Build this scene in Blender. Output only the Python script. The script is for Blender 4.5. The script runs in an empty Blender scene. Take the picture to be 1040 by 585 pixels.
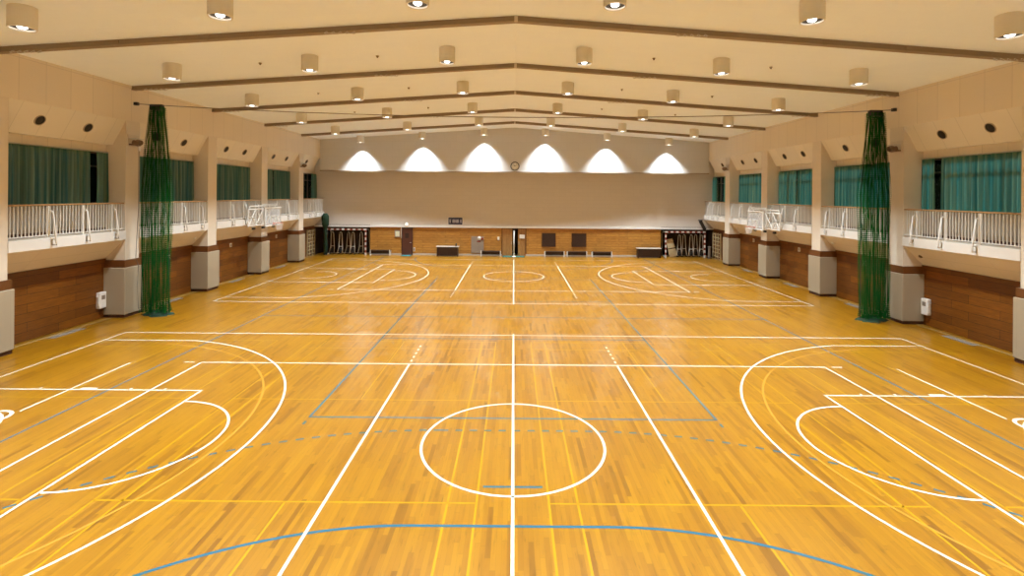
import bpy, bmesh, math, random
from mathutils import Vector, Matrix
random.seed(7)
S = bpy.context.scene
COL = S.collection
PI = math.pi

# ------------------------------------------------------------------ mesh helpers
class MB:
    def __init__(self): self.bm = bmesh.new(); self.uv = None; self.mi = 0
    def face(self, vs):
        try:
            f = self.bm.faces.new(vs); f.material_index = self.mi; return f
        except ValueError: return None
    def box(self, x0, x1, y0, y1, z0, z1):
        v = [self.bm.verts.new((x, y, z)) for z in (z0, z1) for y in (y0, y1) for x in (x0, x1)]
        for q in ((0,2,3,1),(4,5,7,6),(0,1,5,4),(2,6,7,3),(0,4,6,2),(1,3,7,5)): self.face([v[i] for i in q])
        return self
    def bbox(self, x0, x1, y0, y1, z0, z1, b=.01):            # bevelled box
        t = bmesh.new(); bmesh.ops.create_cube(t, size=1)
        for v in t.verts:
            v.co = Vector(((x0+x1)/2+v.co.x*(x1-x0), (y0+y1)/2+v.co.y*(y1-y0), (z0+z1)/2+v.co.z*(z1-z0)))
        bmesh.ops.bevel(t, geom=t.edges[:], offset=b, segments=2, affect='EDGES', profile=.6)
        self.merge(t); return self
    def merge(self, t, mat=None):
        m = {}
        for v in t.verts: m[v] = self.bm.verts.new(mat @ v.co if mat else v.co)
        for f in t.faces: self.face([m[v] for v in f.verts])
        t.free()
    def prism_y(self, poly, y0, y1):                           # polygon in (x,z) swept along y
        a = [self.bm.verts.new((x, y0, z)) for x, z in poly]; b = [self.bm.verts.new((x, y1, z)) for x, z in poly]
        n = len(poly)
        self.face(a); self.face(b[::-1])
        for i in range(n): self.face([a[i], b[i], b[(i+1)%n], a[(i+1)%n]])
        return self
    def tube(self, pts, r, n=8, cap=True):
        pts = [Vector(p) for p in pts]; rings = []
        for i, p in enumerate(pts):
            d = (pts[min(i+1, len(pts)-1)] - pts[max(i-1, 0)]).normalized()
            up = Vector((0,0,1)) if abs(d.z) < .9 else Vector((1,0,0))
            u = d.cross(up).normalized(); w = u.cross(d)
            rr = r[i] if isinstance(r, (list, tuple)) else r
            rings.append([self.bm.verts.new(p + (u*math.cos(2*PI*k/n) + w*math.sin(2*PI*k/n))*rr) for k in range(n)])
        for a, b in zip(rings, rings[1:]):
            for k in range(n): self.face([a[k], a[(k+1)%n], b[(k+1)%n], b[k]])
        if cap: self.face(rings[0][::-1]); self.face(rings[-1])
        return self
    def lathe(self, prof, o=(0,0,0), n=32, axis='Z', close=False):   # prof: (r, z)
        o = Vector(o); rings = []
        def P(r, z, a):
            c, s = r*math.cos(a), r*math.sin(a)
            return o + (Vector((c, s, z)) if axis == 'Z' else Vector((c, z, s)) if axis == 'Y' else Vector((z, c, s)))
        for r, z in prof:
            if r < 1e-6: rings.append([self.bm.verts.new(P(0, z, 0))])
            else: rings.append([self.bm.verts.new(P(r, z, 2*PI*k/n)) for k in range(n)])
        for a, b in zip(rings, rings[1:]):
            for k in range(n):
                if len(a) == 1: self.face([a[0], b[k], b[(k+1)%n]])
                elif len(b) == 1: self.face([a[k], a[(k+1)%n], b[0]])
                else: self.face([a[k], a[(k+1)%n], b[(k+1)%n], b[k]])
        return self
    def poly(self, pts):
        self.face([self.bm.verts.new(p) for p in pts]); return self
    def build(self, name, mat, parent=None, loc=None, smooth=False, fix=True):
        me = bpy.data.meshes.new(name)
        if fix: bmesh.ops.recalc_face_normals(self.bm, faces=self.bm.faces[:])
        self.bm.to_mesh(me); self.bm.free()
        for m in (mat if isinstance(mat, (list, tuple)) else [mat]): me.materials.append(m)
        if smooth:
            for p in me.polygons: p.use_smooth = True
        o = bpy.data.objects.new(name, me); COL.objects.link(o)
        if parent: o.parent = parent
        if loc: o.location = loc
        return o

def tag(o, label, cat, group=None, kind=None):
    o['label'] = label; o['category'] = cat
    if group: o['group'] = group
    if kind: o['kind'] = kind
    return o
def empty(name, loc=(0,0,0), label=None, cat=None, group=None, kind=None, rz=0):
    o = bpy.data.objects.new(name, None); COL.objects.link(o); o.location = loc; o.rotation_euler = (0,0,rz)
    o.empty_display_size = .1
    if label: tag(o, label, cat, group, kind)
    return o
def copy_tree(o, parent=None):
    c = o.copy(); COL.objects.link(c)
    if parent: c.parent = parent
    for ch in list(o.children): copy_tree(ch, c)
    return c
ORD = ['zeroth', 'first', 'second', 'third', 'fourth', 'fifth', 'sixth', 'seventh', 'eighth']

# ------------------------------------------------------------------ materials
def mat(name):
    m = bpy.data.materials.new(name); m.use_nodes = True
    nt = m.node_tree; b = nt.nodes['Principled BSDF']; return m, nt, b
def simple(name, c, rough=.5, metal=0, noise=0, nscale=20, spec=.5, bump=0):
    m, nt, b = mat(name)
    b.inputs['Base Color'].default_value = (*c, 1); b.inputs['Roughness'].default_value = rough
    b.inputs['Metallic'].default_value = metal; b.inputs['Specular IOR Level'].default_value = spec
    tc = nt.nodes.new('ShaderNodeTexCoord'); n = nt.nodes.new('ShaderNodeTexNoise'); n.inputs['Scale'].default_value = nscale
    nt.links.new(tc.outputs['Object'], n.inputs['Vector'])
    if noise:
        r = nt.nodes.new('ShaderNodeMapRange'); r.inputs[3].default_value = 1-noise; r.inputs[4].default_value = 1+noise
        nt.links.new(n.outputs['Fac'], r.inputs[0])
        mx = nt.nodes.new('ShaderNodeVectorMath'); mx.operation = 'SCALE'; mx.inputs[0].default_value = c
        nt.links.new(r.outputs[0], mx.inputs['Scale']); nt.links.new(mx.outputs[0], b.inputs['Base Color'])
    if bump:
        bp = nt.nodes.new('ShaderNodeBump'); bp.inputs['Strength'].default_value = bump; bp.inputs['Distance'].default_value = .01
        nt.links.new(n.outputs['Fac'], bp.inputs['Height']); nt.links.new(bp.outputs[0], b.inputs['Normal'])
    return m
def emit(name, c, s):
    m, nt, b = mat(name)
    b.inputs['Base Color'].default_value = (*c, 1)
    b.inputs['Emission Color'].default_value = (*c, 1); b.inputs['Emission Strength'].default_value = s
    return m
def swz(nt, order):
    tc = nt.nodes.new('ShaderNodeTexCoord'); s = nt.nodes.new('ShaderNodeSeparateXYZ'); c = nt.nodes.new('ShaderNodeCombineXYZ')
    nt.links.new(tc.outputs['Object'], s.inputs[0])
    for i, a in enumerate(order): nt.links.new(s.outputs['XYZ'.index(a)], c.inputs[i])
    return c.outputs[0]
def paneled(name, c, order, bw, bh, joint=.012, jc=.72, rough=.6, var=.03, offset=0.0, noise=.05):
    """painted panels with thin joints"""
    m, nt, b = mat(name); L = nt.links.new
    br = nt.nodes.new('ShaderNodeTexBrick'); br.offset = offset; br.squash = 1
    L(swz(nt, order), br.inputs['Vector'])
    br.inputs['Color1'].default_value = tuple(x*(1+var) for x in c) + (1,)
    br.inputs['Color2'].default_value = tuple(x*(1-var) for x in c) + (1,)
    br.inputs['Mortar'].default_value = tuple(x*jc for x in c) + (1,)
    br.inputs['Scale'].default_value = 1; br.inputs['Mortar Size'].default_value = joint
    br.inputs['Mortar Smooth'].default_value = .3
    br.inputs['Brick Width'].default_value = bw; br.inputs['Row Height'].default_value = bh
    L(br.outputs['Color'], b.inputs['Base Color']); b.inputs['Roughness'].default_value = rough
    return m
def wood_panels(name, c1, c2, mortar, order, bw, bh, rough=.45):
    m, nt, b = mat(name); L = nt.links.new
    v = swz(nt, order)
    br = nt.nodes.new('ShaderNodeTexBrick'); br.offset = .37; br.offset_frequency = 2; L(v, br.inputs['Vector'])
    br.inputs['Color1'].default_value = (*c1, 1); br.inputs['Color2'].default_value = (*c2, 1); br.inputs['Mortar'].default_value = (*mortar, 1)
    br.inputs['Scale'].default_value = 1; br.inputs['Mortar Size'].default_value = .008; br.inputs['Mortar Smooth'].default_value = .2
    br.inputs['Brick Width'].default_value = bw; br.inputs['Row Height'].default_value = bh; br.inputs['Bias'].default_value = 0
    mp = nt.nodes.new('ShaderNodeMapping'); mp.inputs['Scale'].default_value = (.9, 9, 1); L(v, mp.inputs[0])
    n = nt.nodes.new('ShaderNodeTexNoise'); n.inputs['Scale'].default_value = 3; n.inputs['Detail'].default_value = 5; L(mp.outputs[0], n.inputs['Vector'])
    r = nt.nodes.new('ShaderNodeMapRange'); r.inputs[1].default_value = .3; r.inputs[2].default_value = .7; r.inputs[3].default_value = .75; r.inputs[4].default_value = 1.25; L(n.outputs['Fac'], r.inputs[0])
    mx = nt.nodes.new('ShaderNodeVectorMath'); mx.operation = 'SCALE'; L(br.outputs['Color'], mx.inputs[0]); L(r.outputs[0], mx.inputs['Scale'])
    L(mx.outputs[0], b.inputs['Base Color']); b.inputs['Roughness'].default_value = rough
    return m
def floor_material():
    m, nt, b = mat('maple_strip_floor'); L = nt.links.new
    tc = nt.nodes.new('ShaderNodeTexCoord'); s = nt.nodes.new('ShaderNodeSeparateXYZ'); L(tc.outputs['Object'], s.inputs[0])
    def M(op, a, b_=None):
        n = nt.nodes.new('ShaderNodeMath'); n.operation = op
        for i, q in enumerate((a, b_)):
            if q is None: continue
            if isinstance(q, (int, float)): n.inputs[i].default_value = q
            else: L(q, n.inputs[i])
        return n.outputs[0]
    W, LEN = .075, 1.1
    xr = M('DIVIDE', s.outputs[0], W); row = M('FLOOR', xr)
    wn = nt.nodes.new('ShaderNodeTexWhiteNoise'); wn.noise_dimensions = '1D'; L(row, wn.inputs['W'])
    yr = M('ADD', M('DIVIDE', s.outputs[1], LEN), M('MULTIPLY', wn.outputs['Value'], 7.0)); colm = M('FLOOR', yr)
    cb = nt.nodes.new('ShaderNodeCombineXYZ'); L(row, cb.inputs[0]); L(colm, cb.inputs[1])
    w2 = nt.nodes.new('ShaderNodeTexWhiteNoise'); w2.noise_dimensions = '2D'; L(cb.outputs[0], w2.inputs['Vector'])
    ramp = nt.nodes.new('ShaderNodeValToRGB'); e = ramp.color_ramp.elements
    FC = [(0, (.150,.058,.0008)), (.06, (.184,.073,.0008)), (.2, (.218,.090,.001)), (.6, (.242,.103,.001)), (1, (.266,.118,.0014))]
    e[0].position, e[0].color = FC[0][0], (*FC[0][1], 1); e[1].position, e[1].color = FC[-1][0], (*FC[-1][1], 1)
    for p, c in FC[1:-1]:
        q = e.new(p); q.color = (*c, 1)
    L(w2.outputs['Value'], ramp.inputs[0])
    # grain + local dark streaks along the boards
    mp = nt.nodes.new('ShaderNodeMapping'); mp.inputs['Scale'].default_value = (14, 1.3, 1); L(tc.outputs['Object'], mp.inputs[0])
    n = nt.nodes.new('ShaderNodeTexNoise'); n.inputs['Scale'].default_value = 1; n.inputs['Detail'].default_value = 6; n.inputs['Roughness'].default_value = .6; L(mp.outputs[0], n.inputs['Vector'])
    gr = nt.nodes.new('ShaderNodeValToRGB'); g = gr.color_ramp.elements; g[0].position, g[0].color = .28, (.74,.72,.70,1); g[1].position, g[1].color = .46, (1,1,1,1)
    L(n.outputs['Fac'], gr.inputs[0])
    big = nt.nodes.new('ShaderNodeTexNoise'); big.inputs['Scale'].default_value = .25; L(tc.outputs['Object'], big.inputs['Vector'])
    br = nt.nodes.new('ShaderNodeMapRange'); br.inputs[3].default_value = .93; br.inputs[4].default_value = 1.07; L(big.outputs['Fac'], br.inputs[0])
    mx = nt.nodes.new('ShaderNodeMix'); mx.data_type = 'RGBA'; mx.blend_type = 'MULTIPLY'; mx.inputs[0].default_value = 1
    L(ramp.outputs[0], mx.inputs[6]); L(gr.outputs[0], mx.inputs[7])
    sc = nt.nodes.new('ShaderNodeVectorMath'); sc.operation = 'SCALE'; L(mx.outputs[2], sc.inputs[0]); L(br.outputs[0], sc.inputs['Scale'])
    fm = nt.nodes.new('ShaderNodeMapping'); fm.inputs['Scale'].default_value = (26, 2.6, 1); L(tc.outputs['Object'], fm.inputs[0])
    fo = nt.nodes.new('ShaderNodeVectorMath'); fo.operation = 'ADD'; L(fm.outputs[0], fo.inputs[0])
    fs = nt.nodes.new('ShaderNodeVectorMath'); fs.operation = 'SCALE'; fs.inputs['Scale'].default_value = 40; L(w2.outputs['Color'], fs.inputs[0]); L(fs.outputs[0], fo.inputs[1])
    fn = nt.nodes.new('ShaderNodeTexNoise'); fn.inputs['Scale'].default_value = 1; fn.inputs['Detail'].default_value = 3; L(fo.outputs[0], fn.inputs['Vector'])
    fr = nt.nodes.new('ShaderNodeMapRange'); fr.inputs[1].default_value = .64; fr.inputs[2].default_value = .74; fr.inputs[3].default_value = 1; fr.inputs[4].default_value = .62; L(fn.outputs['Fac'], fr.inputs[0])
    sf = nt.nodes.new('ShaderNodeVectorMath'); sf.operation = 'SCALE'; L(sc.outputs[0], sf.inputs[0]); L(fr.outputs[0], sf.inputs['Scale']); sc = sf
    # hairline joints between strips
    fx = M('FRACT', xr); jx = M('GREATER_THAN', fx, .965); fy = M('FRACT', yr); jy = M('GREATER_THAN', fy, .994); j = M('MAXIMUM', jx, jy)
    s2 = nt.nodes.new('ShaderNodeVectorMath'); s2.operation = 'SCALE'; L(sc.outputs[0], s2.inputs[0]); L(M('SUBTRACT', 1, M('MULTIPLY', j, .28)), s2.inputs['Scale'])
    L(s2.outputs[0], b.inputs['Base Color'])
    b.inputs['Roughness'].default_value = FLOOR_ROUGH; b.inputs['Specular IOR Level'].default_value = FLOOR_SPEC
    bp = nt.nodes.new('ShaderNodeBump'); bp.inputs['Strength'].default_value = .012; bp.inputs['Distance'].default_value = .01
    L(n.outputs['Fac'], bp.inputs['Height']); L(bp.outputs[0], b.inputs['Normal'])
    return m
def curtain_material():
    m, nt, b = mat('green_curtain_cloth'); L = nt.links.new
    nt.nodes.remove(b); out = nt.nodes['Material Output']
    tc = nt.nodes.new('ShaderNodeTexCoord'); mp = nt.nodes.new('ShaderNodeMapping'); mp.inputs['Scale'].default_value = (5, 5, .06); L(tc.outputs['Object'], mp.inputs[0])
    n = nt.nodes.new('ShaderNodeTexNoise'); n.inputs['Scale'].default_value = 2; L(mp.outputs[0], n.inputs['Vector'])
    r = nt.nodes.new('ShaderNodeValToRGB'); e = r.color_ramp.elements
    e[0].position, e[0].color = .38, (.05,.085,.038,1); e[1].position, e[1].color = .62, (.19,.25,.12,1); L(n.outputs['Fac'], r.inputs[0])  # vertical stripes put the shade of the folds into the cloth colour
    d = nt.nodes.new('ShaderNodeBsdfDiffuse'); t = nt.nodes.new('ShaderNodeBsdfTranslucent'); mx = nt.nodes.new('ShaderNodeMixShader'); mx.inputs[0].default_value = .32
    t.inputs['Color'].default_value = (.035,.33,.34,1)
    L(r.outputs[0], d.inputs['Color']); L(d.outputs[0], mx.inputs[1]); L(t.outputs[0], mx.inputs[2]); L(mx.outputs[0], out.inputs['Surface'])
    return m
def net_material(name, c, cell, cord):
    m, nt, b = mat(name); L = nt.links.new; nt.nodes.remove(b); out = nt.nodes['Material Output']
    tc = nt.nodes.new('ShaderNodeTexCoord'); s = nt.nodes.new('ShaderNodeSeparateXYZ'); L(tc.outputs['UV'], s.inputs[0])
    def M(op, a, b_):
        n = nt.nodes.new('ShaderNodeMath'); n.operation = op
        for i, q in enumerate((a, b_)):
            if isinstance(q, (int, float)): n.inputs[i].default_value = q
            elif q is not None: L(q, n.inputs[i])
        return n.outputs[0]
    a = M('LESS_THAN', M('FRACT', M('DIVIDE', s.outputs[0], cell), None), cord/cell)
    c_ = M('LESS_THAN', M('FRACT', M('DIVIDE', s.outputs[1], cell), None), cord/cell)
    k = M('MAXIMUM', a, c_)
    d = nt.nodes.new('ShaderNodeBsdfDiffuse'); d.inputs[0].default_value = (*c, 1); t = nt.nodes.new('ShaderNodeBsdfTransparent')
    mx = nt.nodes.new('ShaderNodeMixShader'); L(k, mx.inputs[0]); L(t.outputs[0], mx.inputs[1]); L(d.outputs[0], mx.inputs[2]); L(mx.outputs[0], out.inputs['Surface'])
    return m
def glass_material(name, tint=(1,1,1), gloss=.08, rough=.02):
    m, nt, b = mat(name); L = nt.links.new; nt.nodes.remove(b); out = nt.nodes['Material Output']
    t = nt.nodes.new('ShaderNodeBsdfTransparent'); t.inputs[0].default_value = (*tint, 1); g = nt.nodes.new('ShaderNodeBsdfGlossy'); g.inputs['Roughness'].default_value = rough
    f = nt.nodes.new('ShaderNodeFresnel'); f.inputs[0].default_value = 1.45
    mx = nt.nodes.new('ShaderNodeMixShader'); L(f.outputs[0], mx.inputs[0]); L(t.outputs[0], mx.inputs[1]); L(g.outputs[0], mx.inputs[2]); L(mx.outputs[0], out.inputs['Surface'])
    return m

def haze_material(name):
    m, nt, b = mat(name); L = nt.links.new; nt.nodes.remove(b); out = nt.nodes['Material Output']
    t = nt.nodes.new('ShaderNodeBsdfTransparent'); d = nt.nodes.new('ShaderNodeBsdfDiffuse'); d.inputs[0].default_value = (.75,.76,.76,1)
    mx = nt.nodes.new('ShaderNodeMixShader'); mx.inputs[0].default_value = .28; L(t.outputs[0], mx.inputs[1]); L(d.outputs[0], mx.inputs[2]); L(mx.outputs[0], out.inputs['Surface'])
    return m
# ------------------------------------------------------------------ tunables
FLOOR_ROUGH = .30
FLOOR_SPEC = 0.66
LAMP_W = 2450.0
LAMP_COL = (.82, .93, 1.0)
SKY_STRENGTH = .12
SUN_W = 1.9
EXPOSURE = 0.48

CEILC = (.88,.95,1.0)
BEIGE = (.74,.655,.53)
M = dict(
    floor=floor_material(),
    ceil=paneled('ceiling_panel_paint', CEILC, 'XYZ', .91, .455, .004, .96, .8, .008, .5),
    side=None,
    wallp_side=paneled('side_wall_panel_paint', BEIGE, 'YZX', .9, 3.0, .012, .82, .7, .02),
    wallp_slope=paneled('sloped_panel_paint', (.74,.68,.57), 'YZX', .91, 30, .01, .8, .7, .02),
    wallp_far=paneled('far_wall_panel_paint', (.60,.55,.50), 'XZY', .91, .30, .008, .9, .7, .015, .5),
    wallp_upper=paneled('upper_far_wall_paint', (.60,.585,.565), 'XZY', .91, .60, .008, .9, .7, .015, .5),
    wall=simple('beige_wall_paint', BEIGE, .7, noise=.03, nscale=2),
    soffit=paneled('gallery_soffit_paint', (.74,.66,.54), 'YZX', 1.8, .33, .008, .85, .7, .015),
    pillar=simple('pillar_paint', (.68,.60,.49), .6, noise=.03, nscale=3),
    white=simple('white_paint', (.72,.70,.66), .4, noise=.02, nscale=8),
    offwhite=simple('offwhite_plaster', (.72,.70,.66), .5, noise=.03, nscale=3),
    lower_wall=simple('gallery_lower_wall_paint', (.33,.29,.24), .35, noise=.05, nscale=3),
    pad=paneled('vinyl_wall_pad', (.36,.30,.21), 'YZX', .5, 20, .004, .85, .5, .01),
    padbase=simple('dark_red_base_board', (.06,.022,.014), .5, noise=.1),
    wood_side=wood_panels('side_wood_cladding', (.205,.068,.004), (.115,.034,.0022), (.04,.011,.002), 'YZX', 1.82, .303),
    wood_far=wood_panels('far_wood_cladding', (.44,.21,.038), (.35,.155,.027), (.16,.07,.012), 'XZY', 1.82, .20),
    wood_band=simple('wood_band', (.125,.042,.008), .45, noise=.15, nscale=8),
    rail_wood=simple('handrail_wood', (.36,.22,.10), .4, noise=.15, nscale=10),
    beam=simple('ceiling_beam_paint', (.27,.20,.13), .6, noise=.05, nscale=5),
    beam_light=simple('beam_plate_paint', (.62,.54,.44), .5, noise=.03),
    lamp=simple('lamp_housing_paint', (.70,.66,.56), .5, noise=.02),
    reflector=simple('lamp_reflector', (.05,.045,.036), .6, noise=.02),
    lens=emit('lamp_glow', (1,.99,.97), 4.0),
    vent_dark=simple('dark_vent_interior', (.014,.009,.006), .7, noise=.2),
    vent_ring=simple('vent_ring_paint', (.40,.32,.22), .5, noise=.03),
    curtain=curtain_material(),
    net=net_material('green_sport_net', (.009,.090,.018), .075, .0115),
    rope=simple('dark_green_rope', (.005,.022,.010), .8, noise=.3, nscale=30),
    hem=simple('dark_green_net_pile', (.0025,.024,.006), .85, noise=.6, nscale=25, bump=.8),
    black=simple('black_fitting', (.012,.012,.014), .5, noise=.2),
    cable=simple('dark_steel_cable', (.12,.10,.08), .5, noise=.1),
    steel=simple('brushed_steel', (.55,.54,.52), .35, metal=.8, noise=.05),
    frame_brown=simple('dark_window_frame', (.05,.035,.026), .5, noise=.1),
    glass=glass_material('window_glass'),
    board=haze_material('backboard_acrylic'),
    red=simple('dark_red_paint', (.23,.035,.02), .45, noise=.05),
    darkwood=simple('dark_brown_wood', (.028,.010,.006), .45, noise=.2, nscale=12),
    door_brown=simple('dark_brown_door', (.085,.024,.014), .45, noise=.12, nscale=6),
    doorwood=wood_panels('sliding_door_wood', (.36,.18,.055), (.33,.16,.045), (.2,.09,.025), 'ZXY', 2.4, .3),
    grey=simple('grey_metal_paint', (.25,.205,.165), .45, noise=.05, nscale=6),
    kerb=simple('grey_base_strip', (.42,.37,.31), .5, noise=.06, nscale=6),
    border=simple('pale_border_strip', (.30,.19,.06), .45, noise=.06, nscale=6),
    vent_grey=simple('floor_grille_metal', (.17,.155,.13), .45, noise=.1),
    navy=simple('navy_sign_face', (.012,.012,.05), .4, noise=.05),
    glyph=simple('pale_sign_lettering', (.62,.58,.62), .5, noise=.03),
    green_mat=simple('green_rubber_mat', (.02,.11,.085), .8, noise=.15, nscale=25),
    teal_mat=simple('teal_rubber_mat', (.018,.15,.16), .8, noise=.15, nscale=25),
    paper=simple('pale_paper', (.62,.62,.46), .6, noise=.04),
    bars=simple('wall_bar_wood', (.50,.40,.23), .5, noise=.12, nscale=10),
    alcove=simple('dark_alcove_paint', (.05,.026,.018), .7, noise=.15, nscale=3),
    tube_grey=simple('grey_steel_tube', (.80,.76,.70), .35, metal=.2, noise=.05),
    rubber=simple('black_rubber', (.02,.018,.018), .7, noise=.15),
    hoop=simple('orange_pink_hoop', (.55,.25,.18), .45, noise=.05),
    cord_white=simple('white_net_cord', (.72,.66,.62), .7, noise=.05),
    exit=emit('lit_exit_sign', (.85,1,.9), 2.0),
    lw=simple('white_court_paint', (.55,.50,.40), .38, noise=.03, nscale=3),
    lb=simple('blue_court_paint', (.006,.075,.125), .35, noise=.05, nscale=3),
    ly=simple('yellow_court_paint', (.345,.178,.001), .3, noise=.05, nscale=3),
    lo=simple('faded_orange_court_paint', (.35,.165,.016), .3, noise=.05, nscale=3),
    bracket_brown=simple('brown_floodlight_body', (.16,.095,.055), .45, noise=.15),
    wallphone=simple('white_box_plastic', (.82,.81,.79), .4, noise=.02),
)

# ------------------------------------------------------------------ dimensions (metres; y = distance from the camera)
HX = 15.2          # inner face of pillars and upper wall
WX = 15.95         # timber wall face
PY = [9.38, 14.64, 19.90, 25.16, 30.42, 35.68]
PW = .36           # half pillar width
YB, YF = -2.0, 40.0
UY = 39.05          # face of the overhanging upper far wall
def ceil_z(x): return 10.13 - .068*abs(x)
SIDES = ((-1, 'left'), (1, 'right'))
def bay(k): return (PY[k]+PW, (PY[k+1]-PW) if k < 5 else 39.98)

# ------------------------------------------------------------------ floor and its painted courts
fl = MB().box(-16.3, 16.3, YB-.3, 42.0, -.25, 0).build('floor', M['floor'])
tag(fl, 'glossy yellow maple strip floor marked with court lines', 'floor', kind='structure')
class Lines:
    """painted strips, 2 mm above the boards"""
    def __init__(s, z): s.mb = MB(); s.z = z
    def seg(s, x0, y0, x1, y1, w=.05):
        d = Vector((x1-x0, y1-y0)); l = d.length; d /= l; n = Vector((-d.y, d.x))*w/2
        L = max(1, int(l/3)); prev = None
        for i in range(L+1):
            p = Vector((x0, y0)) + d*l*i/L
            a, b = s.mb.bm.verts.new((p.x+n.x, p.y+n.y, s.z)), s.mb.bm.verts.new((p.x-n.x, p.y-n.y, s.z))
            if prev: s.mb.face([prev[0], prev[1], b, a])
            prev = (a, b)
    def rect(s, x0, y0, x1, y1, w=.05):
        h = w/2
        s.seg(x0-h, y0, x1+h, y0, w); s.seg(x0-h, y1, x1+h, y1, w); s.seg(x0, y0, x0, y1, w); s.seg(x1, y0, x1, y1, w)
    def arc(s, cx, cy, r, a0, a1, w=.05, n=64, dash=None):
        if dash:
            tot = abs(a1-a0)*r; k = int(tot/(2*dash)); st = (a1-a0)/k
            for i in range(k): s.arc(cx, cy, r, a0+st*i, a0+st*(i+.5), w, 3)
            return
        prev = None
        for i in range(n+1):
            a = a0+(a1-a0)*i/n; c, q = math.cos(a), math.sin(a)
            o = s.mb.bm.verts.new((cx+c*(r+w/2), cy+q*(r+w/2), s.z)); p = s.mb.bm.verts.new((cx+c*(r-w/2), cy+q*(r-w/2), s.z))
            if prev: s.mb.face([prev[0], prev[1], p, o])
            prev = (o, p)
    def dseg(s, x0, y0, x1, y1, w, dash):
        d = Vector((x1-x0, y1-y0)); l = d.length; d /= l; t = 0
        while t < l:
            e = min(t+dash, l); s.seg(x0+d.x*t, y0+d.y*t, x0+d.x*e, y0+d.y*e, w); t += 2*dash
    def done(s, name, m, label):
        for f in s.mb.bm.faces:
            if f.normal.z < 0: f.normal_flip()
        o = s.mb.build(name, m, fl); o['label'] = label; return o
XE, ZA, ZB = 13.53, 9.95, 30.02
def badminton(yc, z, nm, lab):
    q = Lines(z)
    for xc in (-10.89, -3.63, 3.63, 10.89):
        a, b, w = xc-3.05, xc+3.05, .036
        q.rect(a, yc-6.7, b, yc+6.7, w)
        for x in (xc-2.59, xc+2.59): q.seg(x, yc-6.7, x, yc+6.7, w)
        for sg in (-1, 1):
            q.seg(a, yc+sg*1.98, b, yc+sg*1.98, w); q.seg(a, yc+sg*5.94, b, yc+sg*5.94, w); q.seg(xc, yc+sg*1.98, xc, yc+sg*6.7, w)
    q.done(nm, M['ly'], lab)
badminton(ZA, .0008, 'badminton_lines', 'thin yellow badminton lines')
def blue():
    q = Lines(.0014)
    q.seg(-10.03, 1.42, -10.03, 38.58); q.seg(10.03, 1.42, 10.03, 38.58); q.seg(-10.03, 20, 10.03, 20)
    for g, s in ((1.42, 1), (38.58, -1)):
        for r, dash, w in ((6, None, .055), (9, .15, .05)):
            lim = PI/2 if r == 6 else math.acos(max(-1, -(10.03-1.5)/r)) - PI/2 if False else (PI/2 if r == 6 else math.asin((10.03-1.5)/9))
            if dash: q.dseg(-1.5, g+s*r, 1.5, g+s*r, w, dash)
            else: q.seg(-1.5, g+s*r, 1.5, g+s*r, w)
            q.arc(1.5, g, r, s*PI/2, s*(PI/2-lim), w, 48, dash); q.arc(-1.5, g, r, s*PI/2, s*(PI/2+lim), w, 48, dash)
        q.seg(-.5, g+s*7, .5, g+s*7, .05); q.seg(-.1, g+s*4, .1, g+s*4, .05)
    q.done('handball_lines', M['lb'], 'blue handball goal area lines')
    q = Lines(.0014)
    y0, y1 = 10.99, 28.98
    q.rect(-4.47, y0, 4.47, y1)
    q.seg(-4.47, 20-3, 4.47, 17); q.seg(-4.47, 23, 4.47, 23)
    for x in (-4.47, 4.47):
        q.seg(x, y0-.35, x, y0-.2); q.seg(x, y1+.2, x, y1+.35)
    q.done('volleyball_lines', M['lb'], 'blue volleyball rectangle in mid hall')
blue()
def white(c, other, nm):
    q = Lines(.0022)
    q.rect(-XE, c-7.5, XE, c+7.5)
    q.seg(0, c-7.65, 0, c+7.65)
    q.arc(0, c, 1.8, 0, 2*PI)
    for s in (-1, 1):
        bx = s*(XE-1.575); kx = s*(XE-5.8)
        a = math.asin(6.6/6.75)
        q.arc(bx, c, 6.75, PI/2+s*PI/2-a, PI/2+s*PI/2+a, .05, 96)
        ex = bx - s*6.75*math.cos(a)
        for sg in (-1, 1):
            q.seg(ex, c+sg*6.6, s*XE, c+sg*6.6)
            q.seg(s*XE, c+sg*2.45, kx, c+sg*2.45)
            for d, w in ((2.75, .4),):                        # neutral block and lane ticks
                q.seg(s*(XE-2.75), c+sg*2.52, s*(XE-3.15), c+sg*2.52, .1)
            for d in (1.75, 4.0, 4.85): q.seg(s*(XE-d), c+sg*2.45, s*(XE-d), c+sg*2.57)
        q.seg(kx, c-2.475, kx, c+2.475)
        q.arc(kx, c, 1.8, PI/2, PI/2+s*PI, .05, 64)
        q.arc(bx, c, 1.25, PI/2, PI/2+s*PI, .05, 48); q.seg(bx, c-1.25, bx+s*.38, c-1.25); q.seg(bx, c+1.25, bx+s*.38, c+1.25)
    q.done('basketball_lines', M['lw'], 'white basketball lines of the %s court' % nm)
    q = Lines(.0030)
    q.rect(-9, c-4.5, 9, c+4.5)
    for s in (-1, 1):
        q.seg(s*3, c-4.5, s*3, c+4.5)
        for sg in (-1, 1):
            for i in range(5): q.seg(s*3, c+sg*(4.7+.35*i), s*3, c+sg*(4.85+.35*i))
            q.seg(s*9.2, c+sg*4.5, s*9.5, c+sg*4.5)
    q.done('volleyball_lines', M['lw'], 'white volleyball lines of the %s court' % nm)
white(ZA, ZB, 'near'); white(ZB, ZA, 'far')
q = Lines(.0018)
for s in (-1, 1):
    q.arc(s*(XE-1.575), ZA, 6.25, PI/2+s*PI/2-1.45, PI/2+s*PI/2+1.45, .05, 80)
q.done('three_point_lines', M['lo'], 'faded orange older three point arcs')
q = Lines(.0036)
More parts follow.
